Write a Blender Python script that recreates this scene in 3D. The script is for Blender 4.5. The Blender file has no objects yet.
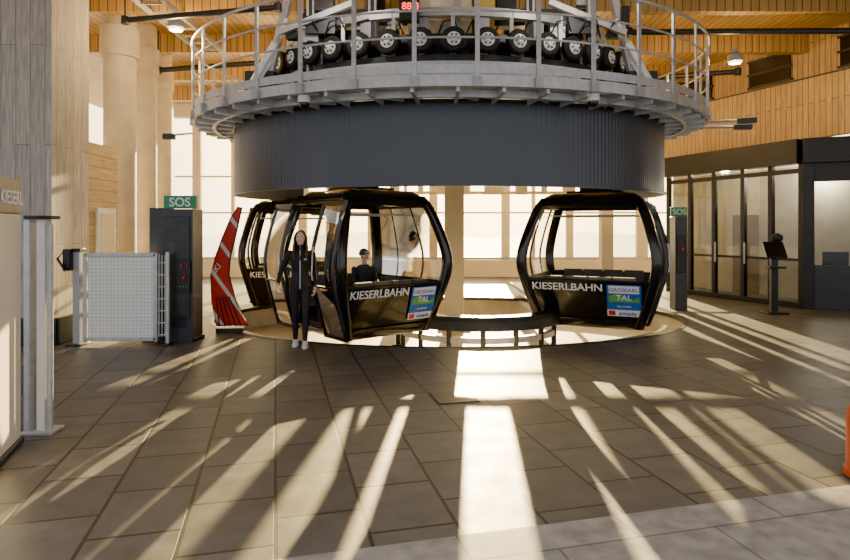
import bpy, bmesh, math, random
from mathutils import Vector, Matrix
random.seed(4)
V=Vector
# ---------------------------------------------------------------- materials
MATS={}
def nodes_of(name):
    m=bpy.data.materials.new(name); m.use_nodes=True
    nt=m.node_tree; b=nt.nodes['Principled BSDF']
    MATS[name]=m
    return m,nt,b
def pmat(name,col,rough=.5,metal=0,noise=0.0,nscale=8,bump=0.0,emit=None,estr=0,coat=0):
    m,nt,b=nodes_of(name)
    b.inputs['Base Color'].default_value=(*col,1)
    b.inputs['Roughness'].default_value=rough
    b.inputs['Metallic'].default_value=metal
    if coat: b.inputs['Coat Weight'].default_value=coat
    if emit:
        b.inputs['Emission Color'].default_value=(*emit,1); b.inputs['Emission Strength'].default_value=estr
    if noise or bump:
        tc=nt.nodes.new('ShaderNodeTexCoord'); n=nt.nodes.new('ShaderNodeTexNoise')
        n.inputs['Scale'].default_value=nscale; n.inputs['Detail'].default_value=6
        nt.links.new(tc.outputs['Object'],n.inputs['Vector'])
        if noise:
            r=nt.nodes.new('ShaderNodeMapRange')
            r.inputs['From Min'].default_value=.3; r.inputs['From Max'].default_value=.7
            r.inputs['To Min'].default_value=1-noise; r.inputs['To Max'].default_value=1+noise
            nt.links.new(n.outputs['Fac'],r.inputs['Value'])
            mx=nt.nodes.new('ShaderNodeVectorMath'); mx.operation='SCALE'
            mx.inputs[0].default_value=col
            nt.links.new(r.outputs[0],mx.inputs['Scale']); nt.links.new(mx.outputs[0],b.inputs['Base Color'])
        if bump:
            bp=nt.nodes.new('ShaderNodeBump'); bp.inputs['Strength'].default_value=bump; bp.inputs['Distance'].default_value=.01
            nt.links.new(n.outputs['Fac'],bp.inputs['Height']); nt.links.new(bp.outputs[0],b.inputs['Normal'])
    return m
def brick_mat(name,c1,c2,mortar,bw,rh,ms,rot=0,axes=None,rough=.5,offset=.5,grain=True,bump=.4,loc=(0,0,0),gscale=(1,12,1),rvar=.12,spec=.5):
    m,nt,b=nodes_of(name); L=nt.links.new
    b.inputs['Specular IOR Level'].default_value=spec
    tc=nt.nodes.new('ShaderNodeTexCoord')
    vec=tc.outputs['Object']
    if axes:
        outs=[]
        for co in axes:
            d=nt.nodes.new('ShaderNodeVectorMath'); d.operation='DOT_PRODUCT'; d.inputs[1].default_value=co
            L(vec,d.inputs[0]); outs.append(d.outputs['Value'])
        c=nt.nodes.new('ShaderNodeCombineXYZ'); L(outs[0],c.inputs[0]); L(outs[1],c.inputs[1]); vec=c.outputs[0]
    mp=nt.nodes.new('ShaderNodeMapping'); mp.inputs['Rotation'].default_value=(0,0,rot); mp.inputs['Location'].default_value=loc
    L(vec,mp.inputs['Vector'])
    br=nt.nodes.new('ShaderNodeTexBrick'); br.offset=offset; br.squash=1
    br.inputs['Color1'].default_value=(*c1,1); br.inputs['Color2'].default_value=(*c2,1); br.inputs['Mortar'].default_value=(*mortar,1)
    br.inputs['Scale'].default_value=1; br.inputs['Mortar Size'].default_value=ms; br.inputs['Mortar Smooth'].default_value=.1
    br.inputs['Brick Width'].default_value=bw; br.inputs['Row Height'].default_value=rh
    L(mp.outputs[0],br.inputs['Vector'])
    m2=nt.nodes.new('ShaderNodeMapping'); m2.inputs['Scale'].default_value=gscale; L(mp.outputs[0],m2.inputs['Vector'])
    n=nt.nodes.new('ShaderNodeTexNoise'); n.inputs['Scale'].default_value=2.5; n.inputs['Detail'].default_value=8; L(m2.outputs[0],n.inputs['Vector'])
    r=nt.nodes.new('ShaderNodeMapRange'); r.inputs['From Min'].default_value=.3; r.inputs['From Max'].default_value=.7
    r.inputs['To Min'].default_value=.72; r.inputs['To Max'].default_value=1.25; L(n.outputs['Fac'],r.inputs['Value'])
    s=nt.nodes.new('ShaderNodeVectorMath'); s.operation='SCALE'; L(br.outputs['Color'],s.inputs[0]); L(r.outputs[0],s.inputs['Scale'])
    L(s.outputs[0],b.inputs['Base Color'])
    rr=nt.nodes.new('ShaderNodeMapRange'); rr.inputs['To Min'].default_value=rough-rvar; rr.inputs['To Max'].default_value=rough+rvar; L(n.outputs['Fac'],rr.inputs['Value']); L(rr.outputs[0],b.inputs['Roughness'])
    ad=nt.nodes.new('ShaderNodeMath'); ad.operation='MULTIPLY_ADD'; ad.inputs[1].default_value=-1.0; L(br.outputs['Fac'],ad.inputs[0])
    ml=nt.nodes.new('ShaderNodeMath'); ml.operation='MULTIPLY'; ml.inputs[1].default_value=.35; L(n.outputs['Fac'],ml.inputs[0]); L(ml.outputs[0],ad.inputs[2])
    bp=nt.nodes.new('ShaderNodeBump'); bp.inputs['Strength'].default_value=bump; bp.inputs['Distance'].default_value=.008
    L(ad.outputs[0],bp.inputs['Height']); L(bp.outputs[0],b.inputs['Normal'])
    return m
def glass_mat(name,tint,ior=1.45,extra=0.0):
    m=bpy.data.materials.new(name); m.use_nodes=True; nt=m.node_tree; nt.nodes.clear(); MATS[name]=m
    o=nt.nodes.new('ShaderNodeOutputMaterial'); mix=nt.nodes.new('ShaderNodeMixShader')
    t=nt.nodes.new('ShaderNodeBsdfTransparent'); t.inputs[0].default_value=(*tint,1)
    g=nt.nodes.new('ShaderNodeBsdfGlossy'); g.inputs['Roughness'].default_value=.03; g.inputs[0].default_value=(.9,.92,.95,1)
    f=nt.nodes.new('ShaderNodeFresnel'); f.inputs[0].default_value=ior
    a=nt.nodes.new('ShaderNodeMath'); a.operation='ADD'; a.inputs[1].default_value=extra; a.use_clamp=True
    nt.links.new(f.outputs[0],a.inputs[0]); nt.links.new(a.outputs[0],mix.inputs[0])
    nt.links.new(t.outputs[0],mix.inputs[1]); nt.links.new(g.outputs[0],mix.inputs[2]); nt.links.new(mix.outputs[0],o.inputs[0])
    return m

TILE=math.radians(14.0)
brick_mat('stone_tiles',(.150,.143,.135),(.100,.096,.092),(.028,.026,.024),.62,.52,.012,rot=-(TILE+math.pi/2),rough=.48,offset=.5,gscale=(2,2,2),bump=.5,spec=.45)
brick_mat('concrete_pavers',(.40,.385,.36),(.35,.335,.315),(.2,.19,.17),1.0,1.0,.008,rot=-TILE,rough=.65,gscale=(3,3,3),bump=.3,spec=.3)
brick_mat('wood_ceiling_planks',(.60,.37,.12),(.48,.29,.09),(.14,.08,.03),4.0,.16,.010,axes=((0,1,0),(1,0,0)),rough=.5)
brick_mat('left_wood',(.60,.43,.21),(.50,.35,.17),(.2,.13,.06),3.0,.2,.006,axes=((0,1,0),(0,0,1)),rough=.6)
brick_mat('wood_vertical_planks',(.60,.39,.16),(.50,.31,.12),(.15,.09,.04),3.0,.13,.008,axes=((0,0,1),(-.38,.92,0)),rough=.5)
brick_mat('board_formed_concrete',(.54,.49,.42),(.45,.41,.35),(.26,.23,.20),3.0,.22,.006,axes=((0,0,1),(1,1,0)),rough=.7)
pmat('smooth_concrete',(.60,.53,.42),.65,noise=.12,nscale=3,bump=.2)
pmat('pit_concrete',(.60,.54,.42),.6,noise=.15,nscale=3,bump=.1)
pmat('cream_plaster',(.80,.70,.50),.7,noise=.06,nscale=2)
pmat('slate_sheet_metal',(.075,.083,.098),.36,.3,noise=.05,nscale=1)
pmat('galvanised_steel',(.55,.56,.57),.45,.5,noise=.12,nscale=12)
pmat('painted_grey_steel',(.42,.43,.45),.45,.2,noise=.1,nscale=6)
pmat('dark_steel',(.05,.053,.058),.4,.4,noise=.15,nscale=8)
pmat('gloss_black',(.013,.013,.015),.2,0,coat=.4,noise=.1,nscale=3)
pmat('satin_black',(.020,.020,.022),.4,noise=.1,nscale=5)
pmat('tyre_rubber',(.018,.018,.019),.75,noise=.2,nscale=20)
pmat('hub_metal',(.82,.83,.84),.5,.1,noise=.1)
pmat('seat_grey',(.10,.10,.105),.75,noise=.2,nscale=30)
pmat('anthracite',(.05,.056,.065),.4,.2,noise=.1,nscale=5)
pmat('white_enamel',(.80,.80,.78),.4,noise=.04,nscale=5)
pmat('decal_white',(.9,.9,.9),.5,noise=.02)
pmat('decal_blue',(.02,.14,.46),.4,noise=.1)
pmat('decal_green',(.14,.42,.09),.4,noise=.1)
pmat('decal_red',(.6,.02,.02),.4,noise=.1)
pmat('sos_green',(.02,.30,.12),.4,noise=.05)
pmat('lamp_red',(.6,.02,.01),.4,noise=.02)
pmat('led_red',(.7,.02,.01),.4,emit=(1,.08,.03),estr=4,noise=.02)
pmat('lamp_glow',(.9,.85,.7),.4,emit=(1,.75,.4),estr=6,noise=.02)
pmat('board_cream',(.88,.82,.68),.5,noise=.04,nscale=2)
pmat('board_brown',(.30,.22,.16),.5,noise=.1,nscale=5)
pmat('orange_paint',(.75,.11,.02),.4,noise=.08,nscale=5)
pmat('yellow_paint',(.6,.42,.10),.45,noise=.1,nscale=5)
pmat('snow',(.85,.84,.82),.7,noise=.05,nscale=.4,bump=.3)
pmat('black_fabric',(.018,.018,.022),.65,noise=.25,nscale=40,bump=.1)
pmat('navy_fabric',(.03,.035,.05),.65,noise=.25,nscale=40,bump=.1)
pmat('skin',(.78,.50,.38),.5,noise=.05,nscale=20)
pmat('lips',(.5,.12,.10),.4,noise=.05)
pmat('brown_hair',(.10,.05,.025),.45,noise=.3,nscale=60,bump=.4)
pmat('shoe_white',(.80,.79,.77),.5,noise=.05)
pmat('interior_warm',(.70,.62,.46),.7,noise=.15,nscale=1.5)
glass_mat('cabin_glass',(.94,.93,.89),ior=1.25)
glass_mat('door_leaf_glass',(.94,.93,.89),ior=1.12)
glass_mat('booth_glass',(.72,.73,.70),ior=1.35)
m,nt,b=nodes_of('perforated_white_sheet')
tc=nt.nodes.new('ShaderNodeTexCoord'); mp=nt.nodes.new('ShaderNodeVectorMath'); mp.operation='SCALE'; mp.inputs['Scale'].default_value=18
fr=nt.nodes.new('ShaderNodeVectorMath'); fr.operation='FRACTION'; sb=nt.nodes.new('ShaderNodeVectorMath'); sb.operation='SUBTRACT'; sb.inputs[1].default_value=(.5,.5,.5)
mu=nt.nodes.new('ShaderNodeVectorMath'); mu.operation='MULTIPLY'; mu.inputs[1].default_value=(1,0,1)
ln=nt.nodes.new('ShaderNodeVectorMath'); ln.operation='LENGTH'; lt=nt.nodes.new('ShaderNodeMath'); lt.operation='LESS_THAN'; lt.inputs[1].default_value=.15
mx=nt.nodes.new('ShaderNodeMix'); mx.data_type='RGBA'; mx.inputs['A'].default_value=(.88,.88,.85,1); mx.inputs['B'].default_value=(.3,.3,.3,1)
L=nt.links.new
L(tc.outputs['Object'],mp.inputs[0]);L(mp.outputs[0],fr.inputs[0]);L(fr.outputs[0],sb.inputs[0]);L(sb.outputs[0],mu.inputs[0]);L(mu.outputs[0],ln.inputs[0]);L(ln.outputs['Value'],lt.inputs[0]);L(lt.outputs[0],mx.inputs['Factor']);L(mx.outputs['Result'],b.inputs['Base Color'])
b.inputs['Roughness'].default_value=.4
m,nt,b=nodes_of('red_white_graphic'); L=nt.links.new
tc=nt.nodes.new('ShaderNodeTexCoord'); d=nt.nodes.new('ShaderNodeVectorMath'); d.operation='DOT_PRODUCT'; d.inputs[1].default_value=(1.9,0,1.5)
fr=nt.nodes.new('ShaderNodeMath'); fr.operation='FRACT'; lt=nt.nodes.new('ShaderNodeMath'); lt.operation='LESS_THAN'; lt.inputs[1].default_value=.16
mx=nt.nodes.new('ShaderNodeMix'); mx.data_type='RGBA'; mx.inputs['A'].default_value=(.62,.03,.025,1); mx.inputs['B'].default_value=(.75,.72,.7,1)
L(tc.outputs['Object'],d.inputs[0]);L(d.outputs['Value'],fr.inputs[0]);L(fr.outputs[0],lt.inputs[0]);L(lt.outputs[0],mx.inputs['Factor']);L(mx.outputs['Result'],b.inputs['Base Color'])

# ---------------------------------------------------------------- mesh builder
class MB:
    def __init__(s): s.v=[];s.f=[];s.m=[];s.names=[]
    def mi(s,n):
        if n not in s.names: s.names.append(n)
        return s.names.index(n)
    def add(s,vs,fs,mat):
        o=len(s.v); s.v+= [V(p) for p in vs]; k=s.mi(mat)
        for f in fs: s.f.append([i+o for i in f]); s.m.append(k)
    def box(s,c,sz,mat,rz=0,M=None):
        R=Matrix.Rotation(rz,3,'Z') if M is None else M
        vs=[]
        for dx in(-.5,.5):
            for dy in(-.5,.5):
                for dz in(-.5,.5): vs.append(V(c)+R@V((dx*sz[0],dy*sz[1],dz*sz[2])))
        s.add(vs,[(0,1,3,2),(4,6,7,5),(0,4,5,1),(2,3,7,6),(0,2,6,4),(1,5,7,3)],mat)
    def wbox(s,a,b,z0,z1,t,mat):
        a=V((a[0],a[1],0));b=V((b[0],b[1],0));d=b-a
        s.box((a+b)/2+V((0,0,(z0+z1)/2)),(d.length,t,z1-z0),mat,rz=math.atan2(d.y,d.x))
    def lathe(s,p,ax,prof,mat,n=20):
        p=V(p);ax=V(ax).normalized(); up=V((0,0,1)) if abs(ax.z)<.9 else V((1,0,0))
        e1=ax.cross(up).normalized(); e2=ax.cross(e1)
        vs=[];fs=[]
        for d,r in prof:
            for i in range(n):
                a=2*math.pi*i/n; vs.append(p+ax*d+(e1*math.cos(a)+e2*math.sin(a))*max(r,1e-4))
        for k in range(len(prof)-1):
            for i in range(n):
                j=(i+1)%n; fs.append((k*n+i,k*n+j,(k+1)*n+j,(k+1)*n+i))
        fs.append(tuple(range(n))[::-1]); fs.append(tuple(range((len(prof)-1)*n,len(prof)*n)))
        s.add(vs,fs,mat)
    def cyl(s,a,b,r,mat,r2=None,n=14):
        a=V(a);b=V(b); s.lathe(a,b-a,[(0,r),((b-a).length,r if r2 is None else r2)],mat,n)
    def sph(s,c,r,mat,n=14,R=None):
        if not hasattr(r,'__len__'): r=(r,r,r)
        vs=[];fs=[];h=n//2+1
        for i in range(h+1):
            th=math.pi*i/h
            for j in range(n):
                ph=2*math.pi*j/n
                q=V((r[0]*max(math.sin(th),1e-3)*math.cos(ph),r[1]*max(math.sin(th),1e-3)*math.sin(ph),r[2]*math.cos(th)))
                if R is not None: q=R@q
                vs.append(V(c)+q)
        for i in range(h):
            for j in range(n):
                k=(j+1)%n; fs.append((i*n+j,(i+1)*n+j,(i+1)*n+k,i*n+k))
        fs.append(tuple(range(n))); fs.append(tuple(range(h*n,(h+1)*n))[::-1])
        s.add(vs,fs,mat)
    def chain(s,pts,mat,n=12):
        for (a,ra),(b,rb) in zip(pts[:-1],pts[1:]): s.cyl(a,b,ra,mat,rb,n)
        for a,ra in pts: s.sph(a,ra,mat,n)
    def tube(s,pts,r,mat,n=8,closed=False,rect=None):
        P=[V(p) for p in pts];N=len(P);vs=[];fs=[]
        for i in range(N):
            if closed: t=P[(i+1)%N]-P[i-1]
            else: t=P[min(i+1,N-1)]-P[max(i-1,0)]
            t.normalize(); up=V((0,0,1)) if abs(t.z)<.95 else V((0,1,0))
            e1=t.cross(up).normalized(); e2=e1.cross(t).normalized()
            if rect:
                for sx,sz in((-1,-1),(1,-1),(1,1),(-1,1)): vs.append(P[i]+e1*sx*rect[0]/2+e2*sz*rect[1]/2)
            else:
                for k in range(n):
                    a=2*math.pi*k/n; vs.append(P[i]+(e1*math.cos(a)+e2*math.sin(a))*r)
        if rect:n=4
        for i in range(N if closed else N-1):
            i2=(i+1)%N
            for k in range(n):
                k2=(k+1)%n; fs.append((i*n+k,i*n+k2,i2*n+k2,i2*n+k))
        if not closed: fs.append(tuple(range(n))[::-1]); fs.append(tuple(range((N-1)*n,N*n)))
        s.add(vs,fs,mat)
    def rings(s,rs,mat,cap=True):
        n=len(rs[0]);vs=[p for r in rs for p in r];fs=[]
        for i in range(len(rs)-1):
            for k in range(n):
                k2=(k+1)%n; fs.append((i*n+k,i*n+k2,(i+1)*n+k2,(i+1)*n+k))
        if cap: fs.append(tuple(range(n))[::-1]); fs.append(tuple(range((len(rs)-1)*n,len(rs)*n)))
        s.add(vs,fs,mat)
    def grid(s,rows,mat):
        n=len(rows[0]);vs=[p for r in rows for p in r]
        s.add(vs,[(i*n+k,i*n+k+1,(i+1)*n+k+1,(i+1)*n+k) for i in range(len(rows)-1) for k in range(n-1)],mat)
    def build(s,name,parent=None,bevel=0,smooth=True,angle=35,fixn=True):
        me=bpy.data.meshes.new(name); me.from_pydata([tuple(p) for p in s.v],[],s.f)
        for nm in s.names: me.materials.append(MATS[nm])
        me.polygons.foreach_set('material_index',s.m)
        if fixn:
            bm=bmesh.new(); bm.from_mesh(me); bmesh.ops.recalc_face_normals(bm,faces=bm.faces); bm.to_mesh(me); bm.free()
        if smooth:
            me.polygons.foreach_set('use_smooth',[True]*len(me.polygons)); me.set_sharp_from_angle(angle=math.radians(angle))
        me.update()
        o=bpy.data.objects.new(name,me); bpy.context.scene.collection.objects.link(o)
        if parent: o.parent=parent
        if bevel:
            md=o.modifiers.new('bevel','BEVEL'); md.width=bevel; md.segments=2; md.limit_method='ANGLE'; md.angle_limit=math.radians(50)
        return o
def empty(name,loc=(0,0,0),rz=0):
    e=bpy.data.objects.new(name,None); e.location=loc; e.rotation_euler=(0,0,rz); e.empty_display_size=.2
    bpy.context.scene.collection.objects.link(e); return e
def text(name,body,size,loc,rot,mat,parent=None,align='LEFT',ext=.002,bold=0.0):
    c=bpy.data.curves.new(name,'FONT'); c.body=body; c.size=size; c.align_x=align; c.extrude=ext; c.offset=bold
    o=bpy.data.objects.new(name,c); bpy.context.scene.collection.objects.link(o)
    dg=bpy.context.evaluated_depsgraph_get(); me=bpy.data.meshes.new_from_object(o.evaluated_get(dg))
    bpy.data.objects.remove(o); me.materials.clear(); me.materials.append(MATS[mat]); me.name=name
    o=bpy.data.objects.new(name,me); bpy.context.scene.collection.objects.link(o)
    o.location=loc; o.rotation_euler=rot
    if parent: o.parent=parent
    return o
def remeshed(mb,name,voxel,parent,smooth=4,matfn=None,mats=None,fac=.5):
    o=mb.build(name,parent,smooth=False)
    md=o.modifiers.new('r','REMESH'); md.mode='VOXEL'; md.voxel_size=voxel
    sm=o.modifiers.new('s','SMOOTH'); sm.iterations=smooth; sm.factor=fac
    dg=bpy.context.evaluated_depsgraph_get(); dg.update()
    me=bpy.data.meshes.new_from_object(o.evaluated_get(dg)); o.modifiers.clear(); o.data=me
    me.polygons.foreach_set('use_smooth',[True]*len(me.polygons))
    if mats:
        me.materials.clear()
        for nm in mats: me.materials.append(MATS[nm])
        for p in me.polygons: p.material_index=matfn(p.center)
    return o

# ---------------------------------------------------------------- room shell
CX,CY=.45,12.0
def ell(a,b,t,z=0): return V((CX+a*math.cos(t),CY+b*math.sin(t),z))
def elln(a,b,t): return V((math.cos(t)/a,math.sin(t)/b,0)).normalized()
def lineY(x): return 3.16+(x+.82)*.25
PA,PB=4.6,3.25
bm=bmesh.new()
def loop(pts):
    vs=[bm.verts.new(p) for p in pts]; return [bm.edges.new((vs[i],vs[(i+1)%len(vs)])) for i in range(len(vs))]
e=loop([(-14,lineY(-14),0),(14,lineY(14),0),(14,22,0),(-14,22,0)])
e+=loop([ell(PA,PB,2*math.pi*i/96) for i in range(96)])
bmesh.ops.triangle_fill(bm,use_beauty=True,use_dissolve=False,edges=e)
for f in bm.faces:
    if f.normal.z<0: f.normal_flip()
me=bpy.data.meshes.new('floor'); bm.to_mesh(me); bm.free(); me.materials.append(MATS['stone_tiles'])
fl=bpy.data.objects.new('floor',me); bpy.context.scene.collection.objects.link(fl)
q=MB(); q.add([(-14,-4,0),(14,-4,0),(14,lineY(14),0),(-14,lineY(-14),0)],[(0,1,2,3)],'concrete_pavers'); q.build('floor_paver_strip')
q=MB()
T=[2*math.pi*i/96 for i in range(97)]
q.grid([[ell(PA,PB,t,z) for t in T] for z in (0,-.45)],'pit_concrete')
q.add([ell(PA,PB,t,-.45) for t in T[:-1]],[tuple(range(96))],'pit_concrete')
q.tube([ell(PA-.03,PB-.03,t,-.03) for t in T[:-1]],0,'dark_steel',rect=(.07,.075),closed=True)
q.build('loading_pit_floor')
q=MB(); q.box((1,12.2,6.3),(26,20.4,.2),'wood_ceiling_planks'); q.build('ceiling')
q=MB()
for i in range(8):
    y=3.5+i*2.6; q.box((1,y,6.0),(18,.22,.42),'wood_ceiling_planks')
q.build('ceiling_beam',bevel=.01)
q=MB(); q.box((-9.8,9.5,3.1),(8.4,1.0,6.2),'board_formed_concrete'); q.build('wall_left')
q=MB(); q.box((-5.53,9.5,.2),(.12,1.06,.4),'dark_steel'); q.box((-7.5,8.96,.2),(4,.06,.4),'dark_steel'); q.build('baseboard_left',bevel=.01)
q=MB(); q.box((-5.72,10.5,1.6),(.16,1.0,3.2),'left_wood'); q.build('wall_left_wood')
q=MB(); q.box((-5.61,10.55,1.05),(.05,.6,2.1),'white_enamel'); q.box((-5.58,10.55,1.15),(.02,.44,1.7),'cream_plaster'); q.cyl((-5.57,10.33,1.0),(-5.54,10.33,1.12),.012,'galvanised_steel'); q.build('door_1',bevel=.008)
for i,(x,y,r) in enumerate([(-6.05,11.9,.3),(-6.2,13.3,.24),(-6.5,14.8,.24)]):
    q=MB(); q.lathe((x,y,0),(0,0,1),[(0,r),(5.1,r),(5.12,r*1.18),(5.7,r*1.18),(5.72,r),(6.2,r)],'smooth_concrete',32)
    q.build('round_concrete_column')
q=MB()
q.box((1,21.6,.3),(20,.3,.6),'cream_plaster')
q.box((1,21.6,5.95),(20,.3,.5),'cream_plaster')
q.build('wall_back')
q=MB()
for x,w in [(-8.2,.3),(-6.9,.12),(-5.5,.12),(-4.4,.3),(-3.2,.12),(-2.0,.12),(-.7,.12),(.3,.3),(2.9,.3),(3.9,.12),(5.2,.25),(6.5,.12),(7.8,.4),(9.5,.2)]:
    q.box((x,21.6,3.15),(w,.18,5.1),'cream_plaster')
for z in (2.3,3.6): q.box((1,21.6,z),(20,.08,.06),'cream_plaster')
q.box((1,21.6,.66),(20,.2,.1),'painted_grey_steel')
q.build('window_1',bevel=.01)
for x,y,w,d in [(-2.9,18.6,.3,.3),(5.4,17.9,.35,.35)]:  # added columns that block sun, for stronger contrast between the floor streaks
    q=MB(); q.box((x,y,3.1),(w,d,6.2),'cream_plaster'); q.box((x,y,.06),(w+.12,d+.12,.12),'dark_steel'); q.build('added_sun_blocker_column',bevel=.02)
q=MB()  # added slats, mostly hidden behind the skirt, splitting sunlight into floor streaks
for a_,b_ in [(-5.3,-5.0),(-4.4,-4.2),(-3.55,-3.3),(-2.7,-2.4),(-1.75,-1.55),(-1.0,-.72),(-.2,-.05),(.35,.62),(.80,1.28),(1.68,2.2),(2.56,2.9),(3.3,3.45),(3.9,4.25),(4.8,5.1),(5.7,6.2)]:
    q.box(((a_+b_)/2,17.0,4.3),(b_-a_,.10,3.2),'cream_plaster')
for z in(2.75,4.3,5.86): q.box((.5,17.0,z),(11.6,.12,.08),'cream_plaster')
for k in range(5): q.tube([(-4.6+k*2.4,16.92,2.75),(-3.2+k*2.4,16.92,5.85)],0,'cream_plaster',rect=(.1,.10))
q.build('added_streak_louvres')
q=MB(); q.grid([[V((-60+i*6,22+j*6,-.6+max(0,j-3)*.05*(1.2+math.sin(i*.9+j*.4)))) for i in range(21)] for j in range(18)],'snow'); q.build('snow_ground')
RW0,RW1=V((6.35,18.6,0)),V((11.4,6.3,0))
q=MB()
d=(RW1-RW0).normalized(); n=V((d.y,-d.x,0))
if n.x>0:n=-n
A=(RW0.x,RW0.y);B=(RW1.x,RW1.y)
q.wbox(A,B,3.72,5.05,.16,'wood_vertical_planks')
q.wbox((A[0]+.5,A[1]+.2),(B[0]+.5,B[1]+.2),5.05,6.2,.12,'wood_vertical_planks')
q.box(((A[0]+B[0])/2+.25,(A[1]+B[1])/2+.1,5.07),((RW1-RW0).length,.6,.06),'dark_steel',rz=math.atan2(d.y,d.x))
q.wbox((A[0]+1.4,A[1]),(B[0]+1.4,B[1]),0,3.72,.16,'smooth_concrete')
q.build('wall_right')
for k,f in enumerate((.16,.33,.5,.67,.84)):
    q=MB(); c=RW0.lerp(RW1,f)+V((.43,.17,5.6)); rz=math.atan2(d.y,d.x)
    q.box(c,(1.1,.05,.62),'gloss_black',rz=rz); q.box(c+n*.03,(1.2,.05,.05),'dark_steel',rz=rz)
    q.box(c+V((0,0,.33)),(1.2,.08,.05),'dark_steel',rz=rz); q.box(c-V((0,0,.33)),(1.2,.08,.05),'dark_steel',rz=rz)
    q.build('window_%d'%(k+2))
def pipe(name,pts,r,mat):
    q=MB(); q.tube(pts,r,mat,n=12)
    for p in pts: q.sph(p,r*1.02,mat,10)
    for p in (pts[0],pts[-1]): q.cyl(p,(p[0],p[1],6.2),.015,'dark_steel'); q.cyl((p[0],p[1],p[2]-r*1.3),(p[0],p[1],p[2]+r*1.3),r*1.3,'dark_steel')
    return q.build(name)
pipe('ceiling_pipe',[(-5.2,10.4,5.35),(-2.5,10.2,5.5)],.05,'dark_steel')
pipe('ceiling_pipe',[(-6.0,13.5,5.3),(-2.0,13.2,5.5)],.06,'dark_steel')
pipe('ceiling_pipe',[(4.0,11.8,5.6),(9.0,11.4,5.5)],.06,'dark_steel')
pipe('ceiling_pipe',[(4.5,14.5,5.3),(7.3,14.0,5.4)],.06,'dark_steel')
q=MB()
for k in range(9):
    y=9.6+k*.45
    q.box((-4.75,y,5.68),(.5,.04,.04),'painted_grey_steel')
q.tube([(-5.0,9.2,5.68),(-5.0,13.6,5.68)],0,'painted_grey_steel',rect=(.05,.08)); q.tube([(-4.5,9.2,5.68),(-4.5,13.6,5.68)],0,'painted_grey_steel',rect=(.05,.08))
q.build('cable_tray')

# ---------------------------------------------------------------- station head
DA,DB=4.15,3.2
q=MB()
N=460; rows=[[],[]]
t0,t1=math.radians(-90-128),math.radians(-90+128)
for i in range(N+1):
    t=t0+(t1-t0)*i/N; o=.004 if i%2 else 0
    for r,z in zip(rows,(2.40,3.60)): r.append(ell(DA-o,DB-o,t,z))
q.grid(rows,'slate_sheet_metal')
TT=[t0+(t1-t0)*i/110 for i in range(111)]
q.tube([ell(DA,DB,t,2.385) for t in TT],0,'slate_sheet_metal',rect=(.05,.04))
q.tube([ell(DA,DB,t,3.61) for t in TT],0,'dark_steel',rect=(.06,.06))
q.build('bullwheel_skirt',angle=8)
T=[2*math.pi*i/120 for i in range(120)]
plat=empty('maintenance_platform')
OA,OB=4.85,3.9
q=MB()
q.grid([[ell(OA,OB,t,3.74) for t in T+[2*math.pi]],[ell(3.3,2.4,t,3.74) for t in T+[2*math.pi]]],'dark_steel')
q.grid([[ell(OA,OB,t,3.70) for t in T+[2*math.pi]],[ell(3.3,2.4,t,3.70) for t in T+[2*math.pi]]],'painted_grey_steel')
q.tube([ell(OA,OB,t,3.74) for t in T],0,'galvanised_steel',rect=(.05,.15),closed=True)
q.tube([ell(OA-.35,OB-.35,t,3.64) for t in T],0,'galvanised_steel',rect=(.06,.10),closed=True)
for i in range(48):
    t=2*math.pi*i/48
    q.tube([ell(OA-.03,OB-.03,t,3.66),ell(3.9,2.95,t,3.62)],0,'galvanised_steel',rect=(.05,.12))
    if i%2==0: q.tube([ell(OA-.4,OB-.4,t,3.64),ell(OA-.85,OB-.85,t+.13,3.64)],0,'painted_grey_steel',rect=(.04,.06))
q.build('deck',plat)
q=MB()
nP=36
for i in range(nP):
    t=2*math.pi*(i+.3)/nP; p=ell(OA+.03,OB+.03,t)
    q.box(p+V((0,0,4.40)),(.06,.03,1.34),'galvanised_steel',rz=t+math.pi/2)
    q.box(ell(OA+.045,OB+.045,t,3.72),(.12,.06,.14),'painted_grey_steel',rz=t+math.pi/2)
for z,r in((5.05,.024),(4.68,.016),(4.32,.016)):
    q.tube([ell(OA+.03,OB+.03,t,z) for t in T],r,'galvanised_steel',closed=True)
q.tube([ell(OA+.01,OB+.01,t,3.90) for t in T],0,'galvanised_steel',rect=(.012,.12),closed=True)
q.build('railing',plat)
q=MB()
for (t,s) in ((-2.05,1),(-1.15,1)):
    p=ell(OA-.1,OB-.1,t,3.60)
    q.cyl(p+V((0,0,.05)),p-V((0,0,.05)),.09,'white_enamel',n=18); q.sph(p-V((0,0,.06)),.075,'gloss_black'); q.box(p+V((0,0,.08)),(.45,.06,.05),'painted_grey_steel')
for t in (-.25,-.4):
    p=ell(OA,OB,t,3.6); nn=elln(OA,OB,t)
    q.tube([p,p+nn*.55+V((0,0,-.02))],.025,'galvanised_steel'); q.box(p+nn*.62-V((0,0,.03)),(.3,.14,.08),'dark_steel',rz=t)
p=ell(OA,OB,-2.9,3.5); q.tube([p,p+V((-.35,-.1,-.05))],.02,'galvanised_steel'); q.box(p+V((-.42,-.1,-.08)),(.2,.12,.1),'dark_steel')
q.build('cameras_and_lights',plat)
tc_=empty('tyre_conveyor')
q=MB(); g=MB()
CA,CB=3.45,2.6
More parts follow.
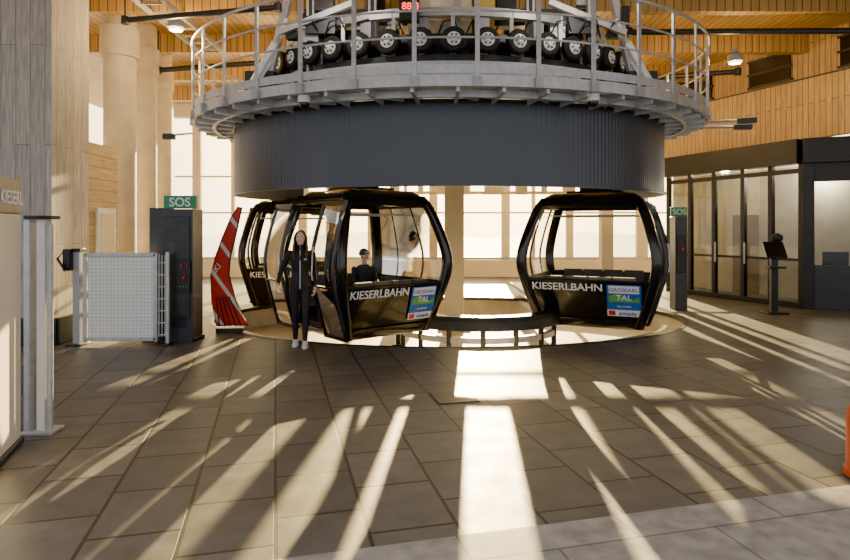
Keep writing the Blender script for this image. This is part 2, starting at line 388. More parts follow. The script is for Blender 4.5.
for i in range(-9,10):
    t=-math.pi/2+i*.152
    p=ell(CA,CB,t,4.70); nn=elln(CA,CB,t)
    g.lathe(p-nn*.07,nn,[(0,.10),(0,.165),(.025,.20),(.115,.20),(.14,.17),(.14,.13)],'tyre_rubber',28)
    g.lathe(p-nn*.05,nn,[(0,.13),(.115,.13),(.115,.115),(.125,.105),(.13,.045),(.16,.04),(.16,.0)],'hub_metal',24)
    for k in range(6):
        a=k*math.pi/3; tt=nn.cross(V((0,0,1))); pc=p+nn*.085+(tt*math.cos(a)+V((0,0,1))*math.sin(a))*.07
        g.cyl(pc,pc+nn*.012,.016,'dark_steel',n=8)
    g.cyl(p-nn*.45,p+nn*.02,.03,'dark_steel')
    g.box(p-nn*.2+V((0,0,-.12)),(.10,.06,.36),'painted_grey_steel',rz=t+math.pi/2)
    g.lathe(p-nn*.34,nn,[(0,.11),(.07,.11)],'dark_steel',20)
    g.box(p-nn*.30+V((0,0,-.02)),(.5,.05,.42),'satin_black',rz=t+math.pi/2)
    if i%2: g.box(p-nn*.34+V((0,0,.32)),(.2,.14,.26),'painted_grey_steel',rz=t+math.pi/2)
    else: g.tube([p-nn*.3+V((0,0,.1)),p-nn*.3+V((0,0,.62))],0,'galvanised_steel',rect=(.06,.06))
g.build('tyres',tc_)
arc=[-math.pi/2+k*.05 for k in range(-32,33)]
q.tube([ell(CA-.15,CB-.15,t,4.40) for t in arc],0,'dark_steel',rect=(.12,.20))
q.tube([ell(CA+.15,CB+.15,t,4.28) for t in arc],0,'galvanised_steel',rect=(.05,.09))
q.tube([ell(CA-.35,CB-.35,t,5.25) for t in arc],0,'galvanised_steel',rect=(.16,.14))
q.tube([ell(CA+.2,CB+.2,t,4.08) for t in arc],0,'galvanised_steel',rect=(.28,.06))
for k in range(-8,9):
    t=-math.pi/2+k*.19; a=ell(CA-.15,CB-.15,t,0)
    q.box(a+V((0,0,4.05)),(.09,.09,.66),'painted_grey_steel',rz=t)
    q.tube([ell(CA+.2,CB+.2,t,4.06),ell(CA-.1,CB-.1,t,4.35)],.02,'galvanised_steel')
q.build('guide_rails',tc_)
dr=empty('drive_machinery')
q=MB()
q.lathe((CX,CY+.3,4.1),(0,0,1),[(0,1.9),(.02,2.05),(.08,1.95),(.14,2.05),(.16,1.9)],'painted_grey_steel',64)
for k in range(8):
    t=k*math.pi/4; q.tube([(CX,CY+.3,4.18),(CX+1.9*math.cos(t),CY+.3+1.9*math.sin(t),4.18)],0,'painted_grey_steel',rect=(.16,.12))
q.cyl((CX,CY+.3,3.7),(CX,CY+.3,6.2),.34,'cream_plaster',n=32)
q.lathe((CX,CY+.3,4.3),(0,0,1),[(0,.34),(0,.6),(.5,.6),(.55,.45),(.9,.45),(.9,.34)],'painted_grey_steel',32)
q.box((CX-.2,10.5,5.35),(1.1,.7,.9),'cream_plaster'); q.box((CX+.55,10.35,5.3),(.35,.5,1.2),'yellow_paint')
q.box((CX-.6,10.05,5.3),(.12,.12,1.8),'painted_grey_steel'); q.box((CX+.1,10.05,5.3),(.1,.12,1.8),'painted_grey_steel')
q.box((CX-.7,9.55,5.24),(.32,.16,.42),'satin_black')
q.tube([(CX-2.6,10.8,5.5),(CX+2.6,10.8,5.5)],0,'dark_steel',rect=(.25,.3))
q.tube([(CX-2.2,11.6,4.6),(CX+2.2,11.6,4.6)],0,'dark_steel',rect=(.4,.4))
q.box((CX-1.5,10.9,4.9),(1.2,.6,.7),'dark_steel'); q.box((CX+1.6,10.9,4.9),(1.3,.6,.7),'satin_black')
for x in(-2.4,-1.35,1.35,2.4):
    q.box((CX+x,10.3,4.95),(.14,.16,2.5),'galvanised_steel'); q.box((CX+x,10.22,4.95),(.06,.02,2.5),'dark_steel')
for sx in(-1,1):
    q.tube([(CX+sx*3.3,10.4,3.76),(CX+sx*2.95,10.4,5.2),(CX+sx*2.7,10.4,6.2)],0,'galvanised_steel',rect=(.12,.16))
    q.tube([(CX+sx*3.6,10.2,3.76),(CX+sx*3.1,10.3,4.6)],0,'galvanised_steel',rect=(.07,.07))
    q.tube([(CX+sx*3.9,11,3.76),(CX+sx*3.1,11,5.1)],0,'painted_grey_steel',rect=(.14,.14))
    q.tube([(CX+sx*2.9,10.0,5.0),(CX+sx*1.6,9.95,5.5)],0,'galvanised_steel',rect=(.08,.1))
    q.cyl((CX+sx*3.45,10.2,4.1),(CX+sx*3.0,10.2,4.9),.06,'hub_metal'); q.cyl((CX+sx*3.0,10.2,4.9),(CX+sx*2.8,10.2,5.3),.035,'hub_metal')
    q.box((CX+sx*3.3,10.5,4.15),(.5,.4,.6),'dark_steel'); q.box((CX+sx*2.2,10.2,5.15),(.5,.35,.3),'dark_steel')
for k in range(30):
    x=CX-3+random.random()*6; z=4.95+random.random()*.8; y=10.0+random.random()*.8
    q.box((x,y,z),(.1+random.random()*.25,.15,.1+random.random()*.22),random.choice(['dark_steel','painted_grey_steel','galvanised_steel','satin_black']))
for k in range(12):
    x=CX-2.6+k*.47
    q.tube([(x,10.05,4.95),(x+.1,9.9,5.15),(x+.28,9.9,5.2),(x+.4,10.1,4.95)],.014,'satin_black',n=6)
q.build('frame',dr,bevel=.006)
text('display_digits','88.8',.16,(CX-.82,9.465,5.20),(math.pi/2,0,0),'led_red',dr)
q=MB()
for (x,y) in ((.65,13.4),):
    q.box((x,y,1.6),(.42,.42,4.1),'cream_plaster'); q.box((x,y,-.38),(.7,.7,.14),'dark_steel')
q.build('station_support_column',bevel=.02)
q=MB()
def sta(o,z):
    pts=[];R=1.45+o
    for k in range(0,25):
        a=math.pi+math.pi*k/24; pts.append(V((.95+R*1.0*math.cos(a),11.2+R*math.sin(a)*.95,z)))
    pts=[V((.95-R,16,z))]+pts+[V((.95+R,16,z))]
    return pts
q.tube(sta(0,.26),0,'satin_black',rect=(.26,.08)); q.tube(sta(.1,.16),0,'dark_steel',rect=(.05,.18)); q.tube(sta(-.02,-.1),0,'galvanised_steel',rect=(.1,.1))
for p in sta(0,0)[1:-1:3]: q.box((p.x,p.y,-.11),(.08,.08,.68),'dark_steel'); q.box((p.x,p.y,-.43),(.2,.2,.04),'dark_steel')
q.build('cabin_guide_rail',bevel=.006)
q=MB(); arc2=[-math.pi/2+k*.05 for k in range(-26,27)]
q.tube([ell(4.2,2.85,t,-.1) for t in arc2],0,'galvanised_steel',rect=(.08,.06))
for k in range(-8,9): p=ell(4.2,2.85,-math.pi/2+k*.15,-.27); q.box(p,(.06,.06,.34),'white_enamel')
q.build('pit_rail')

# ---------------------------------------------------------------- gondola cabins
KEY=[(0,.80),(.12,.86),(.6,1.0),(1.0,1.10),(1.25,1.11),(1.6,1.03),(2.0,.91),(2.22,.82),(2.34,.68)]
def prof(z):
    for (a,x),(b_,y) in zip(KEY[:-1],KEY[1:]):
        if z<=b_:
            f=(z-a)/(b_-a); return x+(y-x)*f
    return KEY[-1][1]
def sm(z):
    return sum(prof(min(2.34,max(0,z+k*.06))) for k in(-2,-1,0,1,2))/5
hx=lambda z:sm(z)*.98
hy=lambda z:sm(z)*1.0
def rrect(a,b,r,z,n=6):
    pts=[]
    for cx,cy,a0 in((a-r,b-r,0),(-a+r,b-r,90),(-a+r,-b+r,180),(a-r,-b+r,270)):
        for k in range(n+1):
            t=math.radians(a0+90*k/n); pts.append(V((cx+r*math.cos(t),cy+r*math.sin(t),z)))
    return pts
def side_pt(side,f,z,off=0):
    if side=='-y': return V((f*hx(z),-(hy(z)+off),z))
    if side=='+y': return V((f*hx(z),hy(z)+off,z))
    if side=='-x': return V((-(hx(z)+off),f*hy(z),z))
    return V((hx(z)+off,f*hy(z),z))
def zr(a,b,n): return [a+(b-a)*k/n for k in range(n+1)]
def cabin(name,loc,rz,door='-x',opened=False,decals=True,sc=1.0):
    E=empty(name,loc,rz); E.scale=(sc,sc,1)
    q=MB()
    q.rings([rrect(hx(z)-i,hy(z)-i,.16,z) for z,i in((0,.12),(.02,.03),(.06,.0),(.14,-.01),(.18,.0),(.185,.1))],'gloss_black')
    q.rings([rrect(hx(z)-i,hy(z)-i,.16,z) for z,i in((2.16,.12),(2.17,-.0),(2.22,-.015),(2.28,.0),(2.335,.04),(2.36,.25))],'gloss_black')
    q.rings([rrect(.45,.40,.1,z) for z in(2.35,2.40)],'satin_black')
    for sx in(-1,1):
        for sy in(-1,1):
            rs=[]
            for z in zr(.03,2.26,22):
                c=V((sx*(hx(z)-.06),sy*(hy(z)-.06),z)); rs.append([c+V((.08*math.copysign(abs(math.cos(a))**.6,math.cos(a)),.08*math.copysign(abs(math.sin(a))**.6,math.sin(a)),0)) for a in [2*math.pi*k/16 for k in range(16)]])
            q.rings(rs,'gloss_black')
    sides=['-y','+y','-x','+x']
    for s in sides:
        isdoor=(s==door)
        if not isdoor:
            q.grid([[side_pt(s,f,z,-.035) for f in zr(-.93,.93,8)] for z in zr(.12,.83,8)],'gloss_black')
            q.grid([[side_pt(s,f,z,-.065) for f in zr(-.93,.93,8)] for z in zr(.12,.83,8)],'satin_black')
            q.tube([side_pt(s,f,.84,-.03) for f in zr(-.95,.95,6)],.02,'satin_black')
            q.tube([side_pt(s,f,2.12,-.03) for f in zr(-.95,.95,6)],.05,'gloss_black')
            if s in('-x','+x'):
                for f in (-.33,.33): q.tube([side_pt(s,f,z,-.03) for z in zr(.1,2.15,16)],.02,'gloss_black')
        else:
            for f in(-.62,.62): q.tube([side_pt(s,f,z,-.02) for z in zr(.1,2.15,16)],.035,'gloss_black')
            for a,b_ in((-.95,-.62),(.62,.95)):
                q.grid([[side_pt(s,f,z,-.035) for f in zr(a,b_,3)] for z in zr(.12,.83,8)],'gloss_black')
            q.tube([side_pt(s,f,2.14,.03) for f in zr(-.95,.95,6)],.04,'gloss_black')
            q.tube([side_pt(s,f,.12,.03) for f in zr(-.95,.95,6)],.03,'gloss_black')
    q.box((0,0,.19),(1.6,1.6,.02),'seat_grey')
    for sy in(-1,1):
        q.box((0,sy*.62,.46),(1.45,.42,.07),'seat_grey')
        for k in range(4):
            x=-.54+k*.36
            q.box((x,sy*.86,.68),(.33,.06,.44),'seat_grey',M=Matrix.Rotation(sy*-.12,3,'X'))
        q.cyl((-.7,sy*.45,1.95),(.7,sy*.45,1.95),.014,'galvanised_steel')
    q.cyl((0,0,2.35),(0,0,2.62),.05,'dark_steel'); q.box((0,0,2.44),(.5,.34,.08),'dark_steel')
    sgn=1 if door=='-x' else -1
    q.tube([(0,0,2.5),(.05*sgn,0,2.8),(.35*sgn,0,3.0),(.4*sgn,0,3.35)],0,'painted_grey_steel',rect=(.1,.12)); q.box((.4*sgn,0,3.38),(.16,.5,.14),'dark_steel')
    q.build('cabin_body',E,angle=40)
    g=MB()
    for s in sides:
        if s!=door: g.grid([[side_pt(s,f,z,-.04) for f in zr(-.95,.95,8)] for z in zr(.84,2.12,12)],'cabin_glass')
        else:
            for a,b_ in((-.95,-.62),(.62,.95)): g.grid([[side_pt(s,f,z,-.04) for f in zr(a,b_,3)] for z in zr(.84,2.12,12)],'cabin_glass')
    g.build('windows',E,fixn=False)
    q=MB(); g=MB()
    sg=-1 if door=='-x' else 1
    for k in(-1,1):
        w=.60; yc=k*(.82 if opened else .31)
        off=.14 if opened else .05
        def dp(u,z): return V((sg*(hx(z)+off),yc+u,z))
        ys=(-w/2,w/2)
        for u in ys: q.tube([dp(u,z) for z in zr(.1,2.1,16)],0,'gloss_black',rect=(.045,.045))
        for z,t in((.1,.05),(2.1,.07),(.86,.03)): q.tube([dp(u,z) for u in(-w/2-.02,0,w/2+.02)],0,'gloss_black',rect=(.05,t))
        g.grid([[dp(u,z) for u in(-w/2,w/2)] for z in zr(.88,2.08,12)],'door_leaf_glass')
        g.grid([[dp(u,z) for u in(-w/2,w/2)] for z in zr(.12,.85,8)],'door_leaf_glass')
        q.tube([dp(-k*w/2*.75,z)+V((sg*.04,0,0)) for z in(.95,1.05,1.35,1.45)],.012,'galvanised_steel')
    q.build('door_frames',E,angle=40); g.build('door_glass',E,fixn=False)
    if decals:
        for s,(sy) in (('-y',-1),('+y',1)):
            def place(fn_x,z):
                sl=(hy(z+.05)-hy(z-.05))/.1; phi=math.atan(sl)
                y=sy*(hy(z)-.022)
                if sy<0: return (fn_x,y,z),(math.pi/2+phi,0,0)
                return (-fn_x,y,z),(math.pi/2+phi,0,math.pi)
            l,r=place(-.86,.67); text('lettering','KIESERLBAHN',.178,(l[0],l[1]*1.0+sy*.014,l[2]),r,'decal_white',E,bold=.0025)
            zc=.52; l,r=place(.55,zc)
            R=Matrix.Rotation(r[2],3,'Z')@Matrix.Rotation(r[0],3,'X')
            p=V(l)+V((0,sy*.012,0))
            b=MB()
            b.box(p+R@V((0,.06,0)),(.50,.44,.012),'decal_blue',M=R)
            b.box(p+R@V((0,.20,.008)),(.44,.13,.008),'decal_white',M=R)
            rows=[]
            for k in range(13):
                x=-.22+k*.44/12; rows.append((x,.07+.05*math.sin(k*.55)))
            vs=[p+R@V((x,-.02,.012)) for x,_ in rows]+[p+R@V((x,y,.012)) for x,y in rows]
            b.add(vs,[(i,i+1,i+14,i+13) for i in range(12)],'decal_green')
            b.box(p+R@V((0,-.22,0)),(.50,.11,.012),'decal_white',M=R); b.box(p+R@V((-.18,-.22,.008)),(.1,.08,.008),'decal_red',M=R)
            b.build('destination_sign',E)
            def tp(x,y,z=.014): return p+R@V((x,y,z))
            text('sign_text','GROSSARL',.088,tp(0,.165),r,'decal_blue',E,'CENTER',bold=.001)
            text('sign_text','TAL',.13,tp(0,.02,.016),r,'decal_white',E,'CENTER',bold=.001)
            text('sign_text','SKI AMADE',.04,tp(0,-.11),r,'decal_white',E,'CENTER')
            text('sign_text','amade',.10,tp(.05,-.25),r,'decal_blue',E,'CENTER',bold=.001)
    return E
cabin('gondola_cabin',(-1.08,10.15,.02),math.radians(39),'-x',True)
cabin('gondola_cabin',(3.18,11.15,.02),math.radians(-24),'+x',False,sc=1.09)
cabin('gondola_cabin',(-3.05,14.0,.02),math.radians(8),'-x',False)

# ---------------------------------------------------------------- left side objects
GY=8.98
q=MB()
q.box((-4.55,GY,.71),(.98,.03,1.22),'perforated_white_sheet')
for z in(.09,1.35): q.box((-4.55,GY,z),(1.06,.06,.06),'galvanised_steel')
for x in(-5.08,-4.03): q.box((x,GY,.71),(.06,.06,1.32),'galvanised_steel')
q.box((-3.85,GY,.7),(.05,.05,1.38),'galvanised_steel')
for k in range(7): q.cyl((-4.03,GY,.15+k*.18),(-3.85,GY,.15+k*.18),.01,'galvanised_steel')
for k in range(3): q.cyl((-3.98+k*.045,GY,.12),(-3.98+k*.045,GY,1.35),.008,'galvanised_steel')
q.box((-5.19,GY,.7),(.1,.12,1.4),'painted_grey_steel'); q.box((-5.19,GY,.015),(.24,.26,.03),'dark_steel')
q.box((-5.28,GY-.1,1.28),(.1,.12,.32),'satin_black'); q.tube([(-5.31,GY-.14,1.42),(-5.38,GY-.2,1.3),(-5.26,GY-.2,1.12)],.02,'satin_black')
q.box((-3.87,GY,.015),(.14,.14,.03),'dark_steel'); q.box((-5.19,GY,1.42),(.14,.16,.05),'satin_black')
q.build('access_gate',bevel=.006)
E=empty('emergency_control_cabinet',(-.08,0,0))
q=MB()
q.box((-4.06,9.45,1.03),(.22,.4,2.06),'anthracite'); q.box((-3.70,9.35,1.02),(.48,.42,2.04),'anthracite'); q.box((-3.70,9.13,1.15),(.40,.02,1.55),'dark_steel')
q.box((-3.85,9.4,.03),(.82,.4,.06),'dark_steel'); q.box((-3.70,9.3,2.15),(.5,.10,.20),'sos_green')
q.box((-3.57,9.11,1.02),(.17,.03,.5),'satin_black')
q.cyl((-3.6,9.1,1.18),(-3.6,9.06,1.18),.02,'lamp_red'); q.cyl((-3.52,9.1,1.18),(-3.52,9.07,1.18),.015,'lamp_red'); q.cyl((-3.57,9.1,1.0),(-3.57,9.06,1.0),.022,'lamp_red')
for k in range(3): q.cyl((-3.63+k*.05,9.1,.86),(-3.63+k*.05,9.08,.86),.014,'sos_green')
q.box((-3.78,9.12,1.45),(.14,.01,.2),'anthracite')
for k in range(6): q.box((-3.70,9.115,.25+k*.035),(.3,.01,.012),'satin_black')
q.build('cabinet_body',E,bevel=.012)
text('sos_lettering','SOS',.19,(-3.70,9.245,2.085),(math.pi/2,0,0),'decal_white',E,'CENTER',bold=.003)
E=empty('emergency_post')
q=MB(); q.box((5.45,12.9,1.0),(.26,.3,2.0),'anthracite'); q.box((5.45,12.9,2.1),(.34,.08,.2),'sos_green'); q.box((5.45,12.73,1.2),(.2,.02,.8),'satin_black'); q.cyl((5.45,12.72,1.3),(5.45,12.68,1.3),.03,'lamp_red'); q.build('post_body',E,bevel=.01)
text('sos_lettering','SOS',.17,(5.45,12.85,2.04),(math.pi/2,0,0),'decal_white',E,'CENTER')
E=empty('curved_advertising_panel',(-3.36,10.1,0),math.radians(6)); E.scale=(.88,1,1)
L_=[(.24,2.10),(.10,1.9),(-.04,1.6),(-.18,1.25),(-.26,.95),(-.24,.5),(-.16,.12),(.42,.12),(.20,.5),(.06,.95),(.08,1.25),(.18,1.6),(.30,2.10)]
q=MB(); n_=len(L_)
q.add([(x,-.02,z) for x,z in L_]+[(x,.02,z) for x,z in L_],[tuple(range(n_)),tuple(range(n_,2*n_))[::-1]]+[(i,(i+1)%n_,(i+1)%n_+n_,i+n_) for i in range(n_)],'red_white_graphic')
q.tube([(x,0,z) for x,z in L_],.022,'satin_black',closed=True)
q.box((.1,0,.04),(.5,.25,.08),'dark_steel')
for k in range(5): q.cyl((-.10+k*.10,-.03,.1),(-.17+k*.06,-.03,.6),.012,'satin_black')
q.build('panel',E)
text('panel_text','SKI',.15,(-.19,-.03,.95),(math.pi/2,-.9,0),'decal_white',E)
E=empty('information_board')
q=MB()
a=(-2.95,3.75);b_=(-3.34,4.90)
q.wbox(a,b_,.0,1.86,.07,'board_cream'); q.wbox(a,b_,1.86,2.14,.072,'board_brown'); q.wbox(a,b_,0,.05,.12,'dark_steel')
q.build('board',E,bevel=.01)
ang=math.atan2(b_[1]-a[1],b_[0]-a[0])
# lettering lies on the hall-facing side of the board, reading from far end to near end
dvec=(V((a[0],a[1],0))-V((b_[0],b_[1],0))).normalized()
nrm=V((-dvec.y,dvec.x,0)); nrm=nrm if nrm.x>0 else -nrm
pt=V((b_[0],b_[1],0))+nrm*.04-V((0,0,0))
text('board_text','KIESERL',.15,(V((a[0],a[1],0))-dvec*.72+nrm*.04+V((0,0,1.94))),(math.pi/2,0,math.atan2(-dvec.y,-dvec.x)),'decal_white',E,bold=.002)
q=MB(); ox=-.12; q.box((-3.25+ox,5.14,.92),(.05,.14,1.80),'galvanised_steel'); q.box((-3.15+ox,5.15,.92),(.07,.10,1.80),'white_enamel'); q.cyl((-3.08+ox,5.12,.02),(-3.08+ox,5.12,1.78),.025,'galvanised_steel'); q.box((-3.16+ox,5.15,.015),(.26,.2,.03),'galvanised_steel'); q.box((-3.16+ox,5.14,1.84),(.22,.16,.03),'satin_black'); q.build('barrier_post',bevel=.006)

# ---------------------------------------------------------------- right booth
G0=V((6.75,16.6,0)); G1=V((8.2,13.05,0)); G2=V((11.2,11.6,0))
dd=(G1-G0).normalized(); nn=V((dd.y,-dd.x,0)); nn=nn if nn.x<0 else -nn
E=empty('glazed_operator_booth')
q=MB(); g=MB()
def P2(v): return (v.x,v.y)
q.wbox(P2(G0),P2(G1),3.15,3.68,.34,'satin_black'); q.wbox(P2(G1),P2(G2),3.15,3.68,.34,'satin_black')
q.wbox(P2(G0),P2(G1),0,.12,.14,'satin_black'); q.wbox(P2(G0),P2(G1),2.95,3.05,.1,'satin_black')
for f in(0,.2,.4,.62,.81,1): 
    p=G0.lerp(G1,f); q.box((p.x,p.y,1.6),(.11,.11,3.2),'satin_black',rz=math.atan2(dd.y,dd.x))
q.wbox(P2(G0),P2(G1),1.02,1.08,.06,'satin_black')
g.wbox(P2(G0),P2(G1),.12,3.1,.012,'booth_glass')
for f in(.4,.62): 
    p=G0.lerp(G1,f+.02)+nn*.07; q.cyl((p.x,p.y,.9),(p.x,p.y,1.4),.02,'galvanised_steel')
e2=(G2-G1).normalized()
q.wbox(P2(G1),P2(G2),0,.95,.12,'anthracite'); q.wbox(P2(G1),P2(G1+e2*.22),0,3.2,.18,'satin_black')
for f in(.42,.8,1.0):
    p=G1.lerp(G2,f); q.box((p.x,p.y,1.6),(.1,.14,3.2),'satin_black',rz=math.atan2(e2.y,e2.x))
q.wbox(P2(G1),P2(G2),2.75,3.2,.12,'satin_black')
g.wbox(P2(G1),P2(G2),.95,2.8,.012,'booth_glass')
q.add([P2(G0)+(3.6,),P2(G1)+(3.6,),P2(G2)+(3.6,),(12,14,3.6),(8.3,17.5,3.6)],[(0,1,2,3,4)],'satin_black')
q.box((9.4,13.7,.75),(1.4,.6,.06),'seat_grey',rz=-.45); q.box((9.4,13.75,.37),(1.3,.5,.7),'anthracite',rz=-.45)
q.box((9.3,13.6,1.05),(.5,.05,.32),'gloss_black',rz=-.45); q.box((9.9,13.4,1.05),(.5,.05,.32),'gloss_black',rz=-.45); q.cyl((9.3,13.62,.78),(9.3,13.62,.95),.03,'dark_steel')
q.build('booth_frame',E,bevel=.008); g.build('booth_glazing',E)
q=MB(); q.wbox((8.1,17.2),(9.2,15.2),0,3.55,.1,'interior_warm'); q.wbox((9.2,15.2),(12.2,13.8),0,3.55,.1,'interior_warm')
q.wbox((9.5,14.99),(10.4,14.57),1.2,2.2,.04,'white_enamel'); q.wbox((9.35,15.06),(9.4,15.03),0,3.5,.08,'dark_steel')
q.wbox((9.62,14.90),(9.95,14.75),1.35,1.75,.03,'dark_steel'); q.wbox((10.05,14.70),(10.25,14.61),1.5,2.0,.03,'board_brown')
q.wbox((8.45,16.45),(8.8,15.8),0,2.1,.06,'board_brown'); q.build('wall_booth')
def lamp(name,loc,e,col,r=.12):
    q=MB(); q.lathe((0,0,.06),(0,0,1),[(0,r),(.02,r+.02),(.14,r+.02),(.2,.04),(.3,.04)],'painted_grey_steel',24)
    q.lathe((0,0,.04),(0,0,1),[(0,r*.9),(.02,r*.9)],'lamp_glow',24)
    o=q.build(name); o.location=loc
    ld=bpy.data.lights.new(name+'_light','POINT'); ld.energy=e; ld.shadow_soft_size=r; ld.color=col
    lo=bpy.data.objects.new('light',ld); lo.parent=o; lo.location=(0,0,-.12); bpy.context.scene.collection.objects.link(lo)
WC=(1,.68,.30)
lamp('booth_ceiling_lamp',(9.2,14.1,3.2),200,(1,.92,.76),.09)
lamp('booth_ceiling_lamp',(7.7,15.4,3.2),70,(1,.8,.55),.09)
for l,e in (((-4.4,10.6,5.2),130),((-4.0,15.0,5.2),90),((4.6,16.0,5.2),90),((6.2,12.0,5.0),110),((.45,15.6,5.2),110),((-1.2,13.0,5.2),50),((2.2,13.0,5.2),50)):  # invented warm lamps, added for ceiling glow and general fill
    lamp('added_fill_lamp',l,e,WC)
for l in ((-1.6,8.7,5.65),(2.5,8.7,5.65)): lamp('added_tyre_fill_lamp',l,45,(1,.93,.82),.09)  # added neutral fill above the tyre conveyor, not existing fixtures
q=MB()
q.box((7.15,12.3,.02),(.42,.42,.04),'satin_black'); q.box((7.15,12.3,.6),(.14,.10,1.15),'satin_black')
q.box((7.12,12.22,1.30),(.42,.06,.36),'gloss_black',M=Matrix.Rotation(-.5,3,'X')); q.box((7.14,12.24,.95),(.34,.24,.05),'satin_black')
q.sph((7.22,12.3,1.55),(.12,.08,.10),'satin_black'); q.cyl((7.15,12.3,1.1),(7.2,12.3,1.5),.03,'satin_black')
q.build('ticket_scanner_terminal',bevel=.012)
q=MB(); q.lathe((3.13,4.2,0),(0,0,1),[(0,.15),(.01,.17),(.05,.17),(.06,.155),(.44,.15),(.50,.13),(.52,.08),(.53,.0)],'orange_paint',32); q.build('orange_bollard')
q=MB(); R=TILE; q.box((.3,6.2,.004),(.42,.42,.01),'dark_steel',rz=R); q.build('floor_drain_hatch',bevel=.003)

# ---------------------------------------------------------------- people
W=empty('woman',(-1.85,8.92,0),math.radians(8))
q=MB(); mt='black_fabric'
def ering(c,rx,ry,n=20): return [V((c[0]+rx*math.cos(2*math.pi*k/n),c[1]+ry*math.sin(2*math.pi*k/n),c[2])) for k in range(n)]
q.rings([ering((0,0,.80),.10,.08),ering((0,0,.84),.155,.105),ering((0,.005,.92),.165,.115),ering((0,0,1.0),.145,.10),ering((0,-.005,1.08),.122,.088),ering((0,-.01,1.18),.135,.10),ering((0,-.015,1.27),.150,.115),ering((0,-.005,1.35),.155,.095),ering((0,.005,1.41),.13,.075),ering((0,.01,1.45),.07,.06)],mt)
q.chain([(V((0,.012,1.40)),.06),(V((0,.0,1.52)),.048)],mt)
q.chain([(V((-.085,0,.86)),.088),(V((-.08,-.01,.70)),.078),(V((-.075,-.015,.50)),.055),(V((-.075,0,.36)),.052),(V((-.075,.012,.26)),.048),(V((-.075,.02,.09)),.036)],mt)
q.chain([(V((.085,-.01,.86)),.088),(V((.085,-.06,.70)),.078),(V((.08,-.11,.50)),.055),(V((.078,-.11,.36)),.052),(V((.076,-.115,.26)),.048),(V((.075,-.13,.09)),.036)],mt)
shR,elR,wrR=V((-.165,.0,1.37)),V((-.285,.03,1.12)),V((-.315,-.13,.93))
shL,elL,wrL=V((.165,.0,1.37)),V((.225,.05,1.10)),V((.215,-.06,.87))
for s,e_,w in((shR,elR,wrR),(shL,elL,wrL)):
    q.chain([(s,.055),(s.lerp(e_,.5),.047),(e_,.040),(e_.lerp(w,.4),.040),(w,.027)],mt)
remeshed(q,'clothed_body',.011,W,5,lambda c:1 if c.z>1.475 else 0,['black_fabric','skin'])
q=MB()
q.rings([ering((0,.008,1.44),.066,.060),ering((0,.004,1.50),.060,.055)],mt,cap=False)
q.rings([ering((0,0,.83),.163,.113),ering((0,0,.87),.168,.117)],mt,cap=False)
q.tube([(0,-.119,.86),(0,-.113,1.0),(0,-.102,1.08),(0,-.117,1.18),(0,-.137,1.27),(0,-.108,1.36),(0,-.075,1.42),(0,-.058,1.50)],.005,'decal_white',n=6)
q.box((.075,-.118,1.29),(.035,.006,.015),'decal_white')
for w,e_ in((wrR,elR),(wrL,elL)): q.cyl(w,w+(e_-w).normalized()*.03,.031,mt)
q.build('jacket_details',W)
def head(H,W,nb):
    q=MB()
    q.sph(H+V((0,.012,.015)),(.074,.092,.092),'skin',20); q.sph(H+V((0,-.018,-.03)),(.058,.066,.070),'skin',18); q.sph(H+V((0,-.052,-.082)),(.026,.026,.018),'skin')
    q.chain([(H+V((0,.01,-.10)),.046),(V(nb),.047)],'skin')
    q.chain([(H+V((0,-.083,.012)),.008),(H+V((0,-.098,-.018)),.012)],'skin')
    for sx in(-1,1):
        q.sph(H+V((sx*.076,.012,-.005)),(.010,.018,.028),'skin'); q.sph(H+V((sx*.038,-.060,-.025)),(.02,.02,.02),'skin')
    remeshed(q,'head',.005,W,3,lambda c:0,['skin'])
    q=MB()
    for sx in(-1,1):
        q.sph(H+V((sx*.030,-.076,.008)),(.014,.010,.008),'decal_white'); q.sph(H+V((sx*.030,-.085,.008)),(.006,.003,.006),'brown_hair')
        q.tube([H+V((sx*.016,-.084,.025)),H+V((sx*.032,-.083,.030)),H+V((sx*.048,-.072,.025))],.003,'brown_hair',n=6)
    q.tube([H+V((-.024,-.078,-.043)),H+V((-.012,-.087,-.050)),H+V((0,-.090,-.052)),H+V((.012,-.087,-.050)),H+V((.024,-.078,-.043))],.005,'lips',n=8)
    q.tube([H+V((-.016,-.086,-.047)),H+V((0,-.094,-.049)),H+V((.016,-.086,-.047))],.003,'decal_white',n=6)
    q.build('face_features',W)
H=V((0,-.012,1.60)); head(H,W,(0,.006,1.45))
q=MB()
q.sph(H+V((0,.036,.030)),(.086,.088,.092),'brown_hair',20); q.sph(H+V((0,.062,-.03)),(.075,.06,.10),'brown_hair',16)
for sx in(-1,1):
    for k in range(6):
        a=k/5; y0=-.025+a*.09
        q.chain([(H+V((sx*.050,-.040+a*.08,.082-a*.01)),.015),(H+V((sx*.082,y0-.008,.03)),.015),(H+V((sx*(.088),y0,-.06)),.017),(H+V((sx*(.098-.02*a),y0-.01,-.15)),.020),(H+V((sx*(.085-.01*a),y0-.05*(1-a)-.012,-.24)),.020),(H+V((sx*(.088-.03*a),y0-.07*(1-a),-.31)),.009)],'brown_hair',8)
for k in range(5): q.chain([(H+V((-.05+k*.025,.09,-.02)),.03),(H+V((-.06+k*.03,.10,-.18)),.028),(H+V((-.05+k*.025,.105,-.30)),.012)],'brown_hair',8)
remeshed(q,'hair',.006,W,2,lambda c:0,['brown_hair'])
